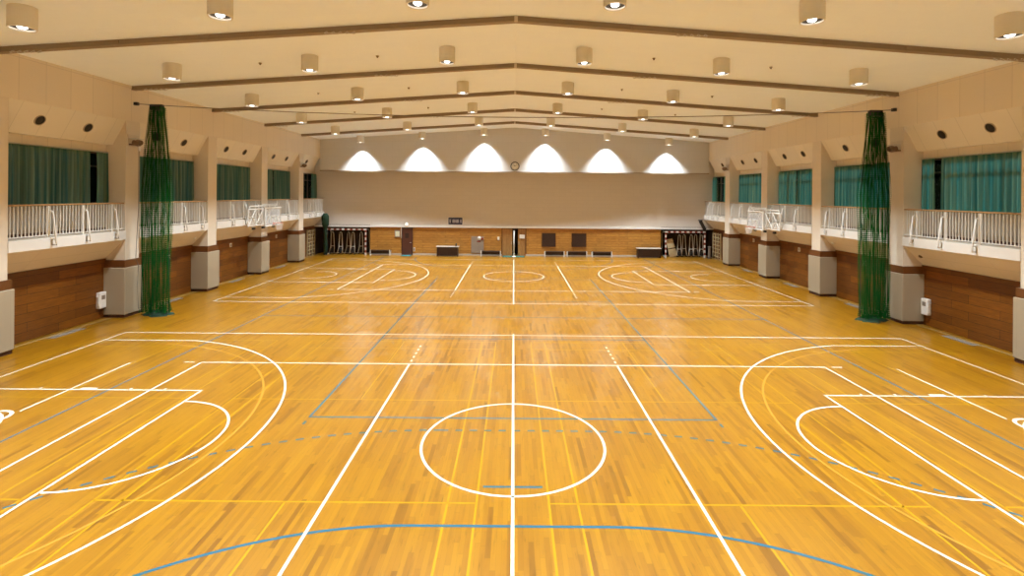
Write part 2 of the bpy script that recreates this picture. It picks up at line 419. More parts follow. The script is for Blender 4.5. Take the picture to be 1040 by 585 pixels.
for s in (-1, 1):
    q.seg(s*11.0, 11.15, s*11.0, 14.35); q.arc(s*11.33, 10.82, .34, 0, 2*PI, .075, 40)
q.done('ring_lines', M['lw'], 'white lines ending in small rings')

# floor grilles
def floor_vent(s, k):
    yc = (PY[k]+PY[k+1])/2; x = s*15.42
    e = empty('floor_grille', (x, yc, 0), 'grey slotted floor grille by the %s wall, %s bay from the camera' % ('left' if s < 0 else 'right', ORD[k]), 'floor grille', 'floor grilles')
    MB().box(-.14, .14, -.62, .62, 0, .006).build('frame', M['vent_grey'], e)
    b = MB()
    for i in range(12): b.box(-.11, .11, -.56+i*.1, -.5+i*.1, .006, .012)
    b.build('slats', M['grey'], e)
for s, _ in SIDES:
    for k in (1, 2, 3, 4): floor_vent(s, k)

# ------------------------------------------------------------------ ceiling and beams
c = MB()
c.prism_y([(-16.3, ceil_z(16.3)), (0, ceil_z(0)), (16.3, ceil_z(16.3)), (16.3, 10.6), (-16.3, 10.6)], YB-.3, 40.3)
tag(c.build('ceiling', M['ceil']), 'cream shallow gabled panel ceiling', 'ceiling', kind='structure')
for k, y in enumerate(PY):
    b = MB(); d = .125
    b.prism_y([(-HX, ceil_z(HX)+.01), (-HX, ceil_z(HX)-d), (0, ceil_z(0)-d), (HX, ceil_z(HX)-d), (HX, ceil_z(HX)+.01), (0, ceil_z(0)+.01)], y-.08, y+.08)
    o = b.build('ceiling_beam', M['beam'])
    tag(o, 'brown gabled ceiling beam, %s from the camera' % ORD[k] if k else 'brown gabled ceiling beam overhead, closest to the camera', 'beam', 'ceiling beams', 'structure')
    f = MB()
    f.prism_y([(-HX, ceil_z(HX)-d), (-HX, ceil_z(HX)-d-.035), (0, ceil_z(0)-d-.035), (HX, ceil_z(HX)-d-.035), (HX, ceil_z(HX)-d), (0, ceil_z(0)-d)], y-.11, y+.11)
    f.build('lower_flange', M['beam'], o)
    MB().box(-.05, .05, y-.125, y-.105, ceil_z(0)-d-.07, ceil_z(0)-.02).build('ridge_plate', M['beam_light'], o)
    for x in (-11.6, -9.0, -3.6, 3.4, 9.0, 11.4):
        MB().box(x-.04, x+.04, y-.12, y-.08, ceil_z(x)-d-.05, ceil_z(x)-.03).build('joint_plate', M['beam'], o)
    if k in (1, 2, 3, 4):
        for x in (-14.2, -5.1, 5.1, 14.3):
            h = MB(); z0 = ceil_z(x)-d-.035
            for i in range(5):
                xx = x-.4+i*.2
                h.tube([(xx, y-.1, z0), (xx-.06, y-.16, z0-.07), (xx, y-.2, z0-.1), (xx+.06, y-.16, z0-.07), (xx, y-.1, z0)], .008, 5)
            h.tube([(x-.45, y-.18, z0-.08), (x+.45, y-.18, z0-.08)], .008, 5)
            h.build('wire_hooks', M['steel'], o)

# sensors on the ceiling
def sensor(x, y, lab):
    e = empty('ceiling_sensor', (x, y, ceil_z(x)), lab, 'sensor', 'ceiling sensors')
    MB().lathe([(0, 0), (.055, 0), (.055, -.02), (.035, -.04), (0, -.045)], n=20).build('base', M['beam'], e, smooth=False)
    MB().lathe([(0, -.04), (.025, -.04), (.025, -.07), (0, -.075)], n=12).build('sensing_head', M['black'], e)
for k in (1, 2, 3):
    for x, w in ((-9.05, 'far left'), (-4.9, 'left of the ridge'), (4.9, 'right of the ridge'), (9.05, 'far right')):
        sensor(x, (PY[k]+PY[k+1])/2+.45, 'tiny dark ceiling sensor, %s, between the %s and %s beams' % (w, ORD[k], ORD[k+1]))

# ------------------------------------------------------------------ downlights
def make_lamp():
    e = empty('ceiling_lamp')
    MB().lathe([(.25, 0), (.275, -.01), (.275, -.53), (.265, -.54), (.24, -.54), (.235, -.50)], n=40).build('housing', M['lamp'], e, smooth=False)
    MB().lathe([(.235, -.50), (.16, -.44), (.10, -.40)], n=40).build('reflector', M['reflector'], e, smooth=True)
    MB().lathe([(0, -.535), (.07, -.53), (.098, -.505), (.10, -.40), (0, -.40)], n=32).build('lens', M['lens'], e, smooth=True)
    return e
lamp0 = make_lamp(); first = True
ld = bpy.data.lights.new('downlight', 'SPOT'); ld.energy = LAMP_W; ld.color = LAMP_COL; ld.spot_size = math.radians(94); ld.spot_blend = .85; ld.shadow_soft_size = .10
ROWY = [1.49, 6.75, 12.01, 17.27, 22.53, 27.79, 33.05, 38.45]
XW = {-11.86: 'leftmost', -7.11: 'second from left', -2.37: 'just left of the ridge', 2.37: 'just right of the ridge', 7.11: 'second from right', 11.86: 'rightmost'}
RW = ['above and behind the camera', 'overhead in front of the camera', 'before the first ceiling beam', 'between the first and second beams', 'between the second and third beams',
      'between the third and fourth beams', 'between the fourth and fifth beams', 'lighting the far wall']
for j, y in enumerate(ROWY):
    for x in (-11.86, -7.11, -2.37, 2.37, 7.11, 11.86):
        o = lamp0 if first else copy_tree(lamp0); first = False
        o.location = (x, y, ceil_z(x)+.02)
        tag(o, 'beige downlight %s, %s' % (RW[j], XW[x]), 'ceiling lamp', 'cylinder downlights')
for j, y in enumerate(ROWY):
    for x in (-11.86, -7.11, -2.37, 2.37, 7.11, 11.86):
        for d_ in (ld,):
            l = bpy.data.objects.new(d_.name, d_); COL.objects.link(l); l.location = (x, y, ceil_z(x)-.56)

# ------------------------------------------------------------------ side walls
WIN_Z0, WIN_Z1 = 4.42, 6.42
for s, side in SIDES:
    def X(a, b): return (min(s*a, s*b), max(s*a, s*b))
    w = MB()
    def bx(xa, xb, y0, y1, z0, z1):
        a, b = X(xa, xb); w.box(a, b, y0, y1, z0, z1)
    bx(15.98, 16.3, YB, 41.7, 0, WIN_Z0); bx(15.98, 16.3, YB, 40.3, WIN_Z1, 7.7); bx(HX, 16.3, YB, 40.3, 7.7, 9.6)
    edges = [YB] 
    for k in range(1, 6):
        y0, y1 = bay(k); edges += [y0+.05, y1-.05]
    edges.append(40.3)
    for a, b in zip(edges[::2], edges[1::2]): bx(15.98, 16.3, a, b, WIN_Z0, WIN_Z1)
    wl = w.build('wall_'+side, M['wallp_side']); tag(wl, 'beige panelled %s wall above and behind the gallery' % side, 'wall', kind='structure')
    a, b = X(WX-.01, 15.98)
    MB().box(a, b, YB, 40.0, 0, 2.29).build('wood_cladding', M['wood_side'], wl)
    a, b = X(15.6, 15.72)
    MB().box(a, b, YB, 40, 0, .003).build('border_strip', M['border'], wl)
    a, b = X(15.93, 15.98)
    for k in range(1, 6):
        y0, y1 = bay(k)
        MB().box(a, b, y0, y1, 3.38, 3.52).build('dark_base_board', M['padbase'], wl)
        MB().box(a, b, y0, y1, 3.52, 4.40).build('white_lower_wall', M['lower_wall'], wl)
    # sloped acoustic panel of each bay, with two round air vents
    for k in range(0, 6):
        y0, y1 = bay(k)
        p = MB().prism_y([(s*HX, 7.70), (s*15.72, 6.73), (s*15.98, 6.73), (s*15.98, 7.70)], y0, min(y1, UY)).build('sloped_panel', M['wallp_slope'], wl)
        if k == 0: continue
        n = Vector((-s*.97, 0, -.52)).normalized()
        rot = Vector((0,0,1)).rotation_difference(n).to_matrix().to_4x4()
        for d in ((1.62, 3.46) if k < 5 else (1.45,)):
            yy = PY[k]+d; cpos = Vector((s*15.46, yy, 7.215))
            def place(mb_, nm, m, par):
                o = mb_.build(nm, m, par, smooth=False); o.matrix_local = Matrix.Translation(cpos) @ rot; return o
            v = place(MB().lathe([(.16, .0), (.16, .025), (.18, .025), (.185, 0)], n=32), 'air_vent', M['vent_ring'], p)
            place(MB().lathe([(0, .006), (.16, .006), (.155, .014), (.09, .010), (.04, .022), (0, .022)], n=32), 'vent_core', M['vent_dark'], p)
    # gallery slab with its sloping soffit
    g = MB().prism_y([(s*15.98, 2.29), (s*(HX+.02), 3.06), (s*(HX+.02), 3.37), (s*15.98, 3.37)], YB, 39.98).build('gallery_'+side, M['soffit'])
    tag(g, 'narrow gallery along the %s wall with white edge and sloping underside' % side, 'gallery', kind='structure')
    for k in range(0, 6):
        y0, y1 = bay(k); a, b = X(HX-.03, HX+.03)
        MB().box(a, b, y0, y1, 3.04, 3.385).build('fascia', M['white'], g)
    # pillars
    for k in range(0, 6):
        y = PY[k]; a, b = X(HX, 15.97)
        o = MB().box(a, b, y-PW, y+PW, 2.2, 7.72).build('pillar', M['pillar'])
        tag(o, ('beige pillar on the %s wall with grey padded foot, %s from the camera' % (side, ORD[k])) if k else 'beige pillar on the %s wall beside the camera' % side, 'pillar', 'pillars', 'structure')
        if k == 0: continue
        a, b = X(HX-.1, 15.94)
        MB().bbox(a, b, y-.49, y+.49, .12, 1.945, .025).build('foot_pad', M['pad'], o)
        a, b = X(HX-.06, 15.94)
        MB().box(a, b, y-.45, y+.45, 1.945, 2.235).build('wood_band', M['wood_band'], o)
        MB().box(a, b, y-.46, y+.46, 0, .12).build('base_board', M['padbase'], o)
    # windows behind the curtains
    for k in range(1, 6):
        y0, y1 = bay(k); y0 += .05; y1 -= .05
        f = MB(); a, b = X(16.08, 16.2)
        f.box(a, b, y0, y1, WIN_Z0, WIN_Z0+.06); f.box(a, b, y0, y1, WIN_Z1-.06, WIN_Z1)
        nm = 4
        for i in range(nm+1):
            yy = y0+(y1-y0)*i/nm; f.box(a, b, max(y0, yy-.05), min(y1, yy+.05), WIN_Z0, WIN_Z1)
        f.box(a, b, y0, y1, 5.85, 5.91)
        wn = f.build('window_%d' % (k if s < 0 else k+5), M['frame_brown'])
        tag(wn, 'dark framed gallery window behind the green curtain, %s wall, %s bay' % (side, ORD[k]), 'window', kind='structure')
        a, b = X(16.13, 16.14)
        MB().box(a, b, y0, y1, WIN_Z0+.03, WIN_Z1-.03).build('pane', M['glass'], wn)

# ------------------------------------------------------------------ curtains
def curtain_panel(s, y0, y1, z0, z1, seed):
    r = random.Random(seed); mb = MB(); n = int((y1-y0)/.035); ph = r.random()*6; rows = []
    zs = [z1, z1-.12, z1-.5, (z0+z1)/2, z0+.5, z0]
    pl = [r.uniform(.6, 1.4) for _ in range(n+1)]
    acc = ph; accs = []
    for i in range(n+1): acc += 2*PI*.035/.23*pl[i]; accs.append(acc)
    for jz, z in enumerate(zs):
        amp = (.045, .06, .075, .085, .09, .09)[jz]; row = []
        for i in range(n+1):
            x = s*(15.865 + amp*math.sin(accs[i]) + .012*math.sin(accs[i]*.37+jz*.7))
            row.append(mb.bm.verts.new((x, y0+(y1-y0)*i/n, z)))
        rows.append(row)
    for a, b in zip(rows, rows[1:]):
        for i in range(n): mb.face([a[i], a[i+1], b[i+1], b[i]])
    return mb
for s, side in SIDES:
    for k in range(1, 6):
        y0, y1 = bay(k)
        e = empty('curtain', (0, 0, 0), 'drawn dark green pleated curtain over the %s gallery window, %s bay from the camera' % (side, ORD[k]), 'curtain', 'gallery window curtains')
        gap = {(-1,1): (.80, .87), (-1,2): (.55, .58), (-1,3): (.5, .52), (-1,4): (.45, .48), (-1,5): (.35, .8), (1,1): (.79, .86), (1,2): (.42, .47), (1,3): (.55, .58), (1,4): (.5, .53), (1,5): (.45, .8)}[(s, k)]
        ya, yb = y0+(y1-y0)*gap[0], y0+(y1-y0)*gap[1]
        for i, (p, q_) in enumerate(((y0+.03, ya), (yb, y1-.03))):
            curtain_panel(s, p, q_, 4.40, 6.40, k*10+i+(s+1)*50).build('curtain_panel', M['curtain'], e, smooth=True, fix=False)
        MB().tube([(s*15.88, y0+.01, 6.43), (s*15.88, y1-.01, 6.43)], .02, 8).build('curtain_rail', M['steel'], e)

# ------------------------------------------------------------------ gallery railings
def tubex(pts, r, n=6): return MB().tube(pts, r, n)
bal_me = None
for s, side in SIDES:
    for k in range(1, 6):
        y0, y1 = bay(k); xr = s*(HX+.06)
        e = empty('railing', (xr, 0, 3.385), 'white baluster railing with wooden top rail, %s gallery, %s bay from the camera' % (side, ORD[k]), 'railing', 'gallery railings')
        MB().bbox(-.035, .035, y0+.005, y1-.005, 1.045, 1.105, .012).build('top_rail', M['rail_wood'], e)
        MB().box(-.02, .02, y0+.005, y1-.005, .07, .10).build('bottom_rail', M['white'], e)
        n = int((y1-y0)/.118); st = (y1-y0)/n
        for i in range(1, n):
            if bal_me is None:
                b = MB().box(-.011, .011, -.011, .011, .10, 1.045).build('baluster', M['white'], e); bal_me = b
            else:
                b = bal_me.copy(); COL.objects.link(b); b.parent = e
            b.location = (0, y0+st*i, 0)
        for fr in (.30, .59, .87) if k < 5 else (.25, .5, .75):
            yy = y0+(y1-y0)*fr
            MB().box(-.024, .024, yy-.024, yy+.024, -.0, 1.045).build('post', M['white'], e)
            ox = -s*.235
            MB().tube([(-s*.03, yy+.05, .84), (-s*.07, yy+.05, .87), (-s*.12, yy+.05, .82), (ox, yy+.05, -.16), (ox, yy+.05, -.23), (-s*.10, yy+.05, -.24), (-s*.10, yy+.05, -.05), (ox*.93, yy+.05, -.05)], .025, 8).build('brace', M['white'], e, smooth=True)

# ------------------------------------------------------------------ far wall
wf = MB()
wf.box(-16.3, 16.3, 40.0, 40.3, 2.22, 10.4)
W = wf.build('wall_far', M['wallp_far']); tag(W, 'beige panelled far wall with overhanging upper part', 'wall', kind='structure')
MB().box(-HX, HX, UY, 39.999, 6.66, 10.4).build('upper_panel', M['wallp_upper'], W)
AL, AR = -11.5, 11.75
cl = MB()
for a, b in ((AL, -8.99), (-8.08, -.95), (.95, AR)): cl.box(a, b, 40.0, 40.3, 0, 2.22)
cl.build('wood_cladding', M['wood_far'], W)
kb = MB()
for a, b in ((AL, -8.99), (-8.08, -.95), (.95, AR)): kb.box(a, b, 39.95, 40.0, 0, .13)
kb.build('base_board', M['kerb'], W)
MB().box(-15.95, 15.95, 39.93, 40.0, 2.22, 2.36).build('ledge_moulding', M['white'], W)
tr = MB().box(-HX, HX, UY-.03, UY, 6.62, 6.69).build('shadow_trim_1', M['beam']); tag(tr, 'thin brown strip drawn as the shadow line under the lit upper far wall', 'shadow_trim', kind='structure')  # the ledge's dark shadow line, drawn as a brown strip
for nm, x0, x1 in (('left', -15.97, AL), ('right', AR, 15.97)):
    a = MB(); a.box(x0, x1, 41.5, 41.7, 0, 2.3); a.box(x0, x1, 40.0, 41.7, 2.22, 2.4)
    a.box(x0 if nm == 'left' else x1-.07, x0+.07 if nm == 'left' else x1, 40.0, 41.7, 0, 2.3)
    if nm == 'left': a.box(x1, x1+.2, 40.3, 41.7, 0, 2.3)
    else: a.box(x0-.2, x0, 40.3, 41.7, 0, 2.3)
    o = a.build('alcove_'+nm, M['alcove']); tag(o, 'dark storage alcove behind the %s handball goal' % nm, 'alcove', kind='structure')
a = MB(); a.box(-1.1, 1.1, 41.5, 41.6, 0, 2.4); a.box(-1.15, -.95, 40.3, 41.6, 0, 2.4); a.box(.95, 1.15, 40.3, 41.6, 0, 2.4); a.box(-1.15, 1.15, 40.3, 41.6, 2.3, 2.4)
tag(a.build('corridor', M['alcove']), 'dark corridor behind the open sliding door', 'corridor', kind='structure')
# dark door
d = MB().bbox(-8.95, -8.12, 39.98, 40.04, .01, 2.16, .008).build('door_1', M['door_brown']); tag(d, 'dark red-brown door at the left of the far wall', 'door', kind='structure')
f = MB(); f.box(-8.99, -8.95, 39.96, 40.1, 0, 2.2); f.box(-8.12, -8.08, 39.96, 40.1, 0, 2.2); f.box(-8.99, -8.08, 39.96, 40.1, 2.16, 2.2); f.build('door_frame', M['darkwood'], d)
MB().tube([(-8.2, 39.97, 1.0), (-8.2, 39.93, 1.0), (-8.32, 39.93, 1.0)], .015, 8).build('handle', M['steel'], d)
MB().box(-8.7, -8.4, 39.972, 39.98, 1.35, 1.75).build('door_panel', M['darkwood'], d)
# sliding double door, a little open
d = empty('door_2', (0, 0, 0), 'pair of pale wood sliding doors standing open in the middle', 'door', kind='structure')
MB().bbox(-.93, -.13, 40.04, 40.09, .01, 2.17, .008).build('door_leaf', M['doorwood'], d)
MB().bbox(.33, .93, 40.04, 40.09, .01, 2.17, .008).build('door_leaf', M['doorwood'], d)
f = MB(); f.box(-.99, -.93, 39.97, 40.12, 0, 2.22); f.box(.93, .99, 39.97, 40.12, 0, 2.22); f.box(-.99, .99, 39.97, 40.12, 2.17, 2.22); f.build('door_frame', M['wood_band'], d)
for x in (-.2, .4): MB().box(x-.015, x+.015, 40.02, 40.045, .9, 1.15).build('pull_handle', M['steel'], d)
# back wall behind the camera
tag(MB().box(-16.3, 16.3, YB-.3, YB, 0, 10.4).build('wall_back', M['wall']), 'plain beige wall behind the camera', 'wall', kind='structure')

# ------------------------------------------------------------------ things along the far wall
def wp(u, v, Y):      # a place on the far wall, read off the view once
    k = Y/507.8; dx, dy = u-522.05, v-197.25
    return ((dx+.008*dy)*k-.0185, 4.93-(dy-.008*dx)*k)
def wall_clock(x, z, y):
    e = empty('wall_clock', (x, y, z), 'round white wall clock with dark rim on the upper far wall', 'clock')
    MB().lathe([(.27, -.02), (.33, -.07), (.35, -.05), (.35, 0)], n=40, axis='Y').build('rim', M['black'], e)
    MB().lathe([(0, -.03), (.29, -.03), (.29, 0)], n=40, axis='Y').build('dial', M['white'], e)
    h = MB()
    for i in range(12):
        a = i*PI/6; r0, r1 = .21, .26
        h.tube([(r0*math.cos(a), -.033, r0*math.sin(a)), (r1*math.cos(a), -.033, r1*math.sin(a))], .012, 4)
    h.build('hour_marks', M['black'], e)
    MB().tube([(0, -.04, 0), (-.11, -.04, .09)], .017, 4).build('hour_hand', M['black'], e)
    MB().tube([(0, -.045, 0), (.16, -.045, .12)], .012, 4).build('minute_hand', M['black'], e)
x, z = wp(523, 168.8, UY); wall_clock(x, z, UY-.005)

# navy sign
x, z = wp(462.5, 224.5, 39.95)
e = empty('wall_sign', (x, 40.0, z), 'navy wall sign with four pale characters above the left desk', 'sign')
MB().bbox(-.56, .56, -.05, -.001, -.29, .29, .01).build('sign_board', M['navy'], e)
f = MB(); f.box(-.60, .60, -.055, -.0, .28, .32); f.box(-.60, .60, -.055, 0, -.32, -.28); f.box(-.60, -.56, -.055, 0, -.3, .3); f.box(.56, .60, -.055, 0, -.3, .3); f.build('sign_frame', M['offwhite'], e)
for cx_, w_ in ((-.42, .15), (-.12, .22), (.15, .24), (.43, .14)):
    g = MB(); y0, y1 = -.058, -.05; h = .13
    g.box(cx_-w_/2, cx_+w_/2, y0, y1, h-.035, h); g.box(cx_-w_/2, cx_+w_/2, y0, y1, -h, -h+.035); g.box(cx_-w_*.4, cx_+w_*.4, y0, y1, -.02, .02)
    g.box(cx_-.02, cx_+.02, y0, y1, -h, h)
    if w_ > .2: g.box(cx_-w_/2, cx_-w_/2+.035, y0, y1, -h, h); g.box(cx_+w_/2-.035, cx_+w_/2, y0, y1, -h, h)
    g.build('lettering', M['glyph'], e)
# exit light and conduit
x, z = wp(413.2, 227.6, 39.95)
e = empty('exit_light', (x, 39.93, z), 'small lit white exit light above the dark door', 'exit light')
MB().bbox(-.09, .09, -.07, 0, -.09, .09, .01).build('casing', M['white'], e); MB().box(-.075, .075, -.075, -.07, -.075, .075).build('lit_face', M['exit'], e)
x, z = wp(407.6, 230, 39.95)
e = empty('conduit', (x, 39.99, 1.35), 'thin pale vertical conduit beside the dark door', 'conduit')
MB().tube([(0, -.04, 0), (0, -.04, 1.03)], .02, 8).build('pipe', M['tube_grey'], e)
for zz in (.12, .7): MB().box(-.04, .04, -.065, .0, zz, zz+.04).build('clamp', M['tube_grey'], e)
# posters, plates
def plate(name, u, v, w, h, m, lab, cat, Y=40.0, d=.03, inner=None):
    x, z = wp(u, v, Y-.02); e = empty(name, (x, Y, z), lab, cat)
    MB().bbox(-w/2, w/2, -d, -.001, -h/2, h/2, min(.008, d/3)).build('plate', m, e)
    if inner: MB().box(-w*.36, w*.36, -d-.004, -d+.001, -h*.36, h*.36).build('face', inner, e)
    return e
plate('notice_board', 403.6, 237.4, .44, .56, M['grey'], 'pale paper notice in a frame left of the dark door', 'notice', inner=M['paper'])
plate('wall_plate', 420.6, 253.3, .14, .3, M['wallphone'], 'small pale plate low on the wall right of the dark door', 'wall plate', inner=M['grey'])
plate('wall_plate', 506.2, 242.2, .16, .26, M['wallphone'], 'small white plate on timber left of the sliding doors', 'wall plate', inner=M['white'])
e = plate('door_notice', 530.3, 240.4, .42, .30, M['wallphone'], 'white notice on the right sliding door leaf', 'notice', Y=40.03, inner=M['white'])
for i, (u0, u1, v0, v1) in enumerate(((550.6, 564, 237, 250.4), (581, 595, 237.2, 250.6))):
    xa, za = wp(u0, v0, 39.98); xb, zb = wp(u1, v1, 39.98)
    e = empty('wall_board', ((xa+xb)/2, 40.0, (za+zb)/2), ['dark square board on the far timber wall nearer the sliding doors', 'dark square board on the far timber wall, right-hand of two'][i], 'board', 'dark square boards')
    w, h = (xb-xa)/2, (za-zb)/2
    MB().box(-w, w, -.02, -.001, -h, h).build('panel', M['darkwood'], e)
    f = MB(); t = .035; f.box(-w-t, w+t, -.045, -.001, h, h+t); f.box(-w-t, w+t, -.045, -.001, -h-t, -h); f.box(-w-t, -w, -.045, -.001, -h, h); f.box(w, w+t, -.045, -.001, -h, h)
    f.build('frame', M['wood_band'], e)
# grey hydrant cabinet
xa, za = wp(478.6, 240.2, 39.95); xb, zb = wp(491.2, 257.2, 39.95)
e = empty('hydrant_cabinet', ((xa+xb)/2, 40.0, 0), 'grey wall cabinet with white round lamp and red fittings', 'cabinet')
w = (xb-xa)/2
MB().bbox(-w, w, -.06, -.001, zb, za, .01).build('body', M['grey'], e)
for i in range(2): MB().bbox(-w+.03+i*w, -.02+i*w, -.075, -.06, zb+.05, za-.5, .005).build('door', M['grey'], e)
MB().lathe([(0, -.12), (.1, -.1), (.14, -.06), (.15, -.0601)], (w*.3, 0, za-.13), 20, 'Y').build('lamp', M['white'], e, smooth=True)
MB().lathe([(0, -.1), (.09, -.09), (.1, -.0601)], (w*.75, 0, za-.18), 16, 'Y').build('alarm_button', M['red'], e)
MB().box(-w*.1, w*.5, -.075, -.0601, za-.43, za-.33).build('label_strip', M['red'], e)
# mats
def mat_thing(u0, u1, m, lab, y0, y1):
    xa, _ = wp(u0, 257, 39.7); xb, _ = wp(u1, 257, 39.7)
    e = empty('door_mat', ((xa+xb)/2, 0, 0), lab, 'mat'); w = (xb-xa)/2
    MB().bbox(-w, w, y0, y1, 0.001, .02, .006).build('pile', m, e)
    MB().box(-w-.03, w+.03, y0-.03, y1+.03, .0005, .01).build('border', M['rubber'], e)
mat_thing(408.2, 417.5, M['teal_mat'], 'teal mat on the floor before the dark door', 39.2, 39.9)
mat_thing(511, 532.5, M['green_mat'], 'green mat before the open sliding doors', 39.1, 39.9)

# benches
def make_bench(w=1.56):
    e = empty('bench')
    MB().bbox(-w/2, w/2, -.18, .18, .37, .42, .012).build('seat', M['darkwood'], e)
    for s in (-1, 1):
        x = s*(w/2-.02)
        MB().bbox(x-.03, x+.03, -.19, -.13, 0, .46, .006).build('leg', M['white'], e); MB().bbox(x-.03, x+.03, .13, .19, 0, .40, .006).build('leg', M['white'], e)
        MB().box(x-.015, x+.015, -.14, .14, .12, .15).build('brace', M['white'], e)
    MB().box(-w/2+.02, w/2-.02, -.02, .02, .14, .36).build('apron', M['darkwood'], e)
    return e
b0 = make_bench(); B = [(386.5, 'low dark bench with white legs beside the left goal'), (498.5, 'low dark bench between the grey cabinet and the sliding doors'),
    (563, 'low dark bench under the first square board'), (585.8, 'low dark bench under the second square board'), (611, 'low dark bench, rightmost of the three right of the boards')]
for i, (u, lab) in enumerate(B):
    o = b0 if i == 0 else copy_tree(b0); x, _ = wp(u, 258, 39.6); o.location = (x, 39.6, 0); tag(o, lab, 'bench', 'low benches')
# desks
def desk(u0, u1, lab, h):
    xa, _ = wp(u0, 257, 39.5); xb, _ = wp(u1, 257, 39.5); w = (xb-xa)/2
    e = empty('desk', ((xa+xb)/2, 39.5, 0), lab, 'desk')
    MB().bbox(-w-.04, w+.04, -.32, .32, h-.045, h, .012).build('tabletop', M['kerb'], e)
    MB().bbox(-w+.05, w-.05, -.24, -.21, .07, h-.046, .006).build('front_panel', M['darkwood'], e)
    for s in (-1, 1): MB().bbox(s*(w-.05)-.025, s*(w-.05)+.025, -.27, .27, .0, h-.046, .006).build('side_panel', M['darkwood'], e)
    MB().box(-w+.1, w-.1, -.2, .25, h-.3, h-.27).build('shelf', M['darkwood'], e)
    return e, w
desk(443.8, 465.6, 'dark panelled desk with pale top, left of the grey cabinet', .78)
desk(647, 670.5, 'dark panelled desk beside the right goal', .76)
x, _ = wp(463.3, 248, 39.5)
e = empty('desk_bell', (x, 39.5, .781), 'small dark upright object on the left desk', 'desk item')
MB().lathe([(0, 0), (.09, 0), (.09, .02), (.03, .04), (.03, .1), (.07, .14), (.05, .22), (0, .24)], n=16).build('body', M['black'], e, smooth=True)
# white net post standing before the sliding doors
x, _ = wp(521.9, 260, 39.2)
e = empty('net_post', (x, 39.3, .021), 'slim white net post standing before the open doors', 'post')
MB().lathe([(0, 0), (.16, 0), (.16, .03), (.06, .06), (0, .06)], n=20).build('base', M['white'], e)
MB().tube([(0, 0, .05), (0, 0, 1.98)], .045, 12).build('pole', M['white'], e, smooth=True)
MB().lathe([(0, 0), (.055, 0), (.055, .05), (0, .07)], (0, 0, 1.98), 12).build('cap', M['tube_grey'], e)

# handball goals
def goal(u0, u1, lab, Y):
    xa, _ = wp(u0, 258, Y); xb, _ = wp(u1, 258, Y); xm = (xa+xb)/2; w = (xb-xa)/2
    e = empty('handball_goal', (xm, Y, 0), lab, 'goal'); t = .05
    def banded(name, a, b, n, horizontal):
        p = MB()
        for i in range(n):
            p.mi = i % 2
            lo, hi = a+(b-a)*i/n, a+(b-a)*(i+1)/n
            if horizontal: p.box(lo, hi, -t, t, 1.98, 2.08)
            else: p.box(horizontal_x-t, horizontal_x+t, -t, t, lo, hi)
        return p.build(name, [M['white'], M['red']], e)
    for s in (-1, 1):
        horizontal_x = s*w; banded('goal_post', 0, 2.0, 10, False)
    banded('crossbar', -w-t, w+t, 15, True)
    for s in (-1, 1):
        MB().tube([(s*w, .05, 2.02), (s*w, .75, 2.0), (s*w, 1.0, 1.8), (s*w, 1.05, .03), (s*w, .05, .03)], .03, 8).build('side_frame', M['white'], e, smooth=True)
    MB().tube([(-w, 1.05, .03), (w, 1.05, .03)], .03, 8).build('ground_bar', M['white'], e)
    nb = MB(); uvl = nb.bm.loops.layers.uv.new('UVMap')
    def quad(p4, uv4):
        f = nb.face([nb.bm.verts.new(p) for p in p4])
        for l, q in zip(f.loops, uv4): l[uvl].uv = q
    quad([(-w, 1.04, .04), (w, 1.04, .04), (w, 1.0, 1.8), (-w, 1.0, 1.8)], [(0,0),(2*w,0),(2*w,1.8),(0,1.8)])
    quad([(-w, 1.0, 1.8), (w, 1.0, 1.8), (w, .06, 2.0), (-w, .06, 2.0)], [(0,0),(2*w,0),(2*w,1),(0,1)])
    for s in (-1, 1): quad([(s*w, .06, .04), (s*w, 1.04, .04), (s*w, 1.0, 1.8), (s*w, .06, 2.0)], [(0,0),(1,0),(1,1.8),(0,2)])
    nb.build('goal_net', M['goalnet'], e, fix=False)
    return e
M['goalnet'] = net_material('dark_goal_net', (.05,.045,.04), .1, .007)
goal(331.2, 371.3, 'red and white banded handball goal in the left corner', 39.75)
goal(676, 715.6, 'red and white banded handball goal in the right corner', 39.75)
# stored tubular stands behind the goals
def make_stand():
    e = empty('tubular_stand')
    w = .12
    MB().tube([(-w-.12, -.12, .06), (-w-.03, 0, .55), (-w*.75, 0, 1.6), (-w*.6, 0, 1.72), (0, 0, 1.78), (w*.6, 0, 1.72), (w*.75, 0, 1.6), (w+.03, 0, .55), (w+.06, -.12, .06)], .028, 8).build('hoop_frame', M['tube_grey'], e, smooth=True)
    MB().tube([(-w, 0, .62), (w, 0, .62)], .022, 6).build('cross_bar', M['tube_grey'], e)
    for s in (-1, 1): MB().bbox(s*(w+.05)-.035, s*(w+.05)+.035, -.2, .1, 0, .07, .015).build('foot', M['rubber'], e)
    MB().bbox(-w+.02, w-.02, -.1, .1, .09, .45, .02).build('weight_box', M['rubber'], e)
    return e
st0 = make_stand(); ST = [('left', 337.3), ('left', 346.8), ('left', 353.6), ('left', 359.2), ('left', 366.5), ('right', 689), ('right', 695), ('right', 701), ('right', 706.7), ('right', 711.2)]
for i, (sd, u) in enumerate(ST):
    o = st0 if i == 0 else copy_tree(st0); Y = 40.48; x, _ = wp(u, 258, Y); o.location = (x, Y + (-.2 if i % 2 else .07), 0)
    tag(o, 'grey tubular stand stored in the %s goal, %s from the left' % (sd, ORD[i % 5+1]), 'equipment stand', 'stands stored in the goals')
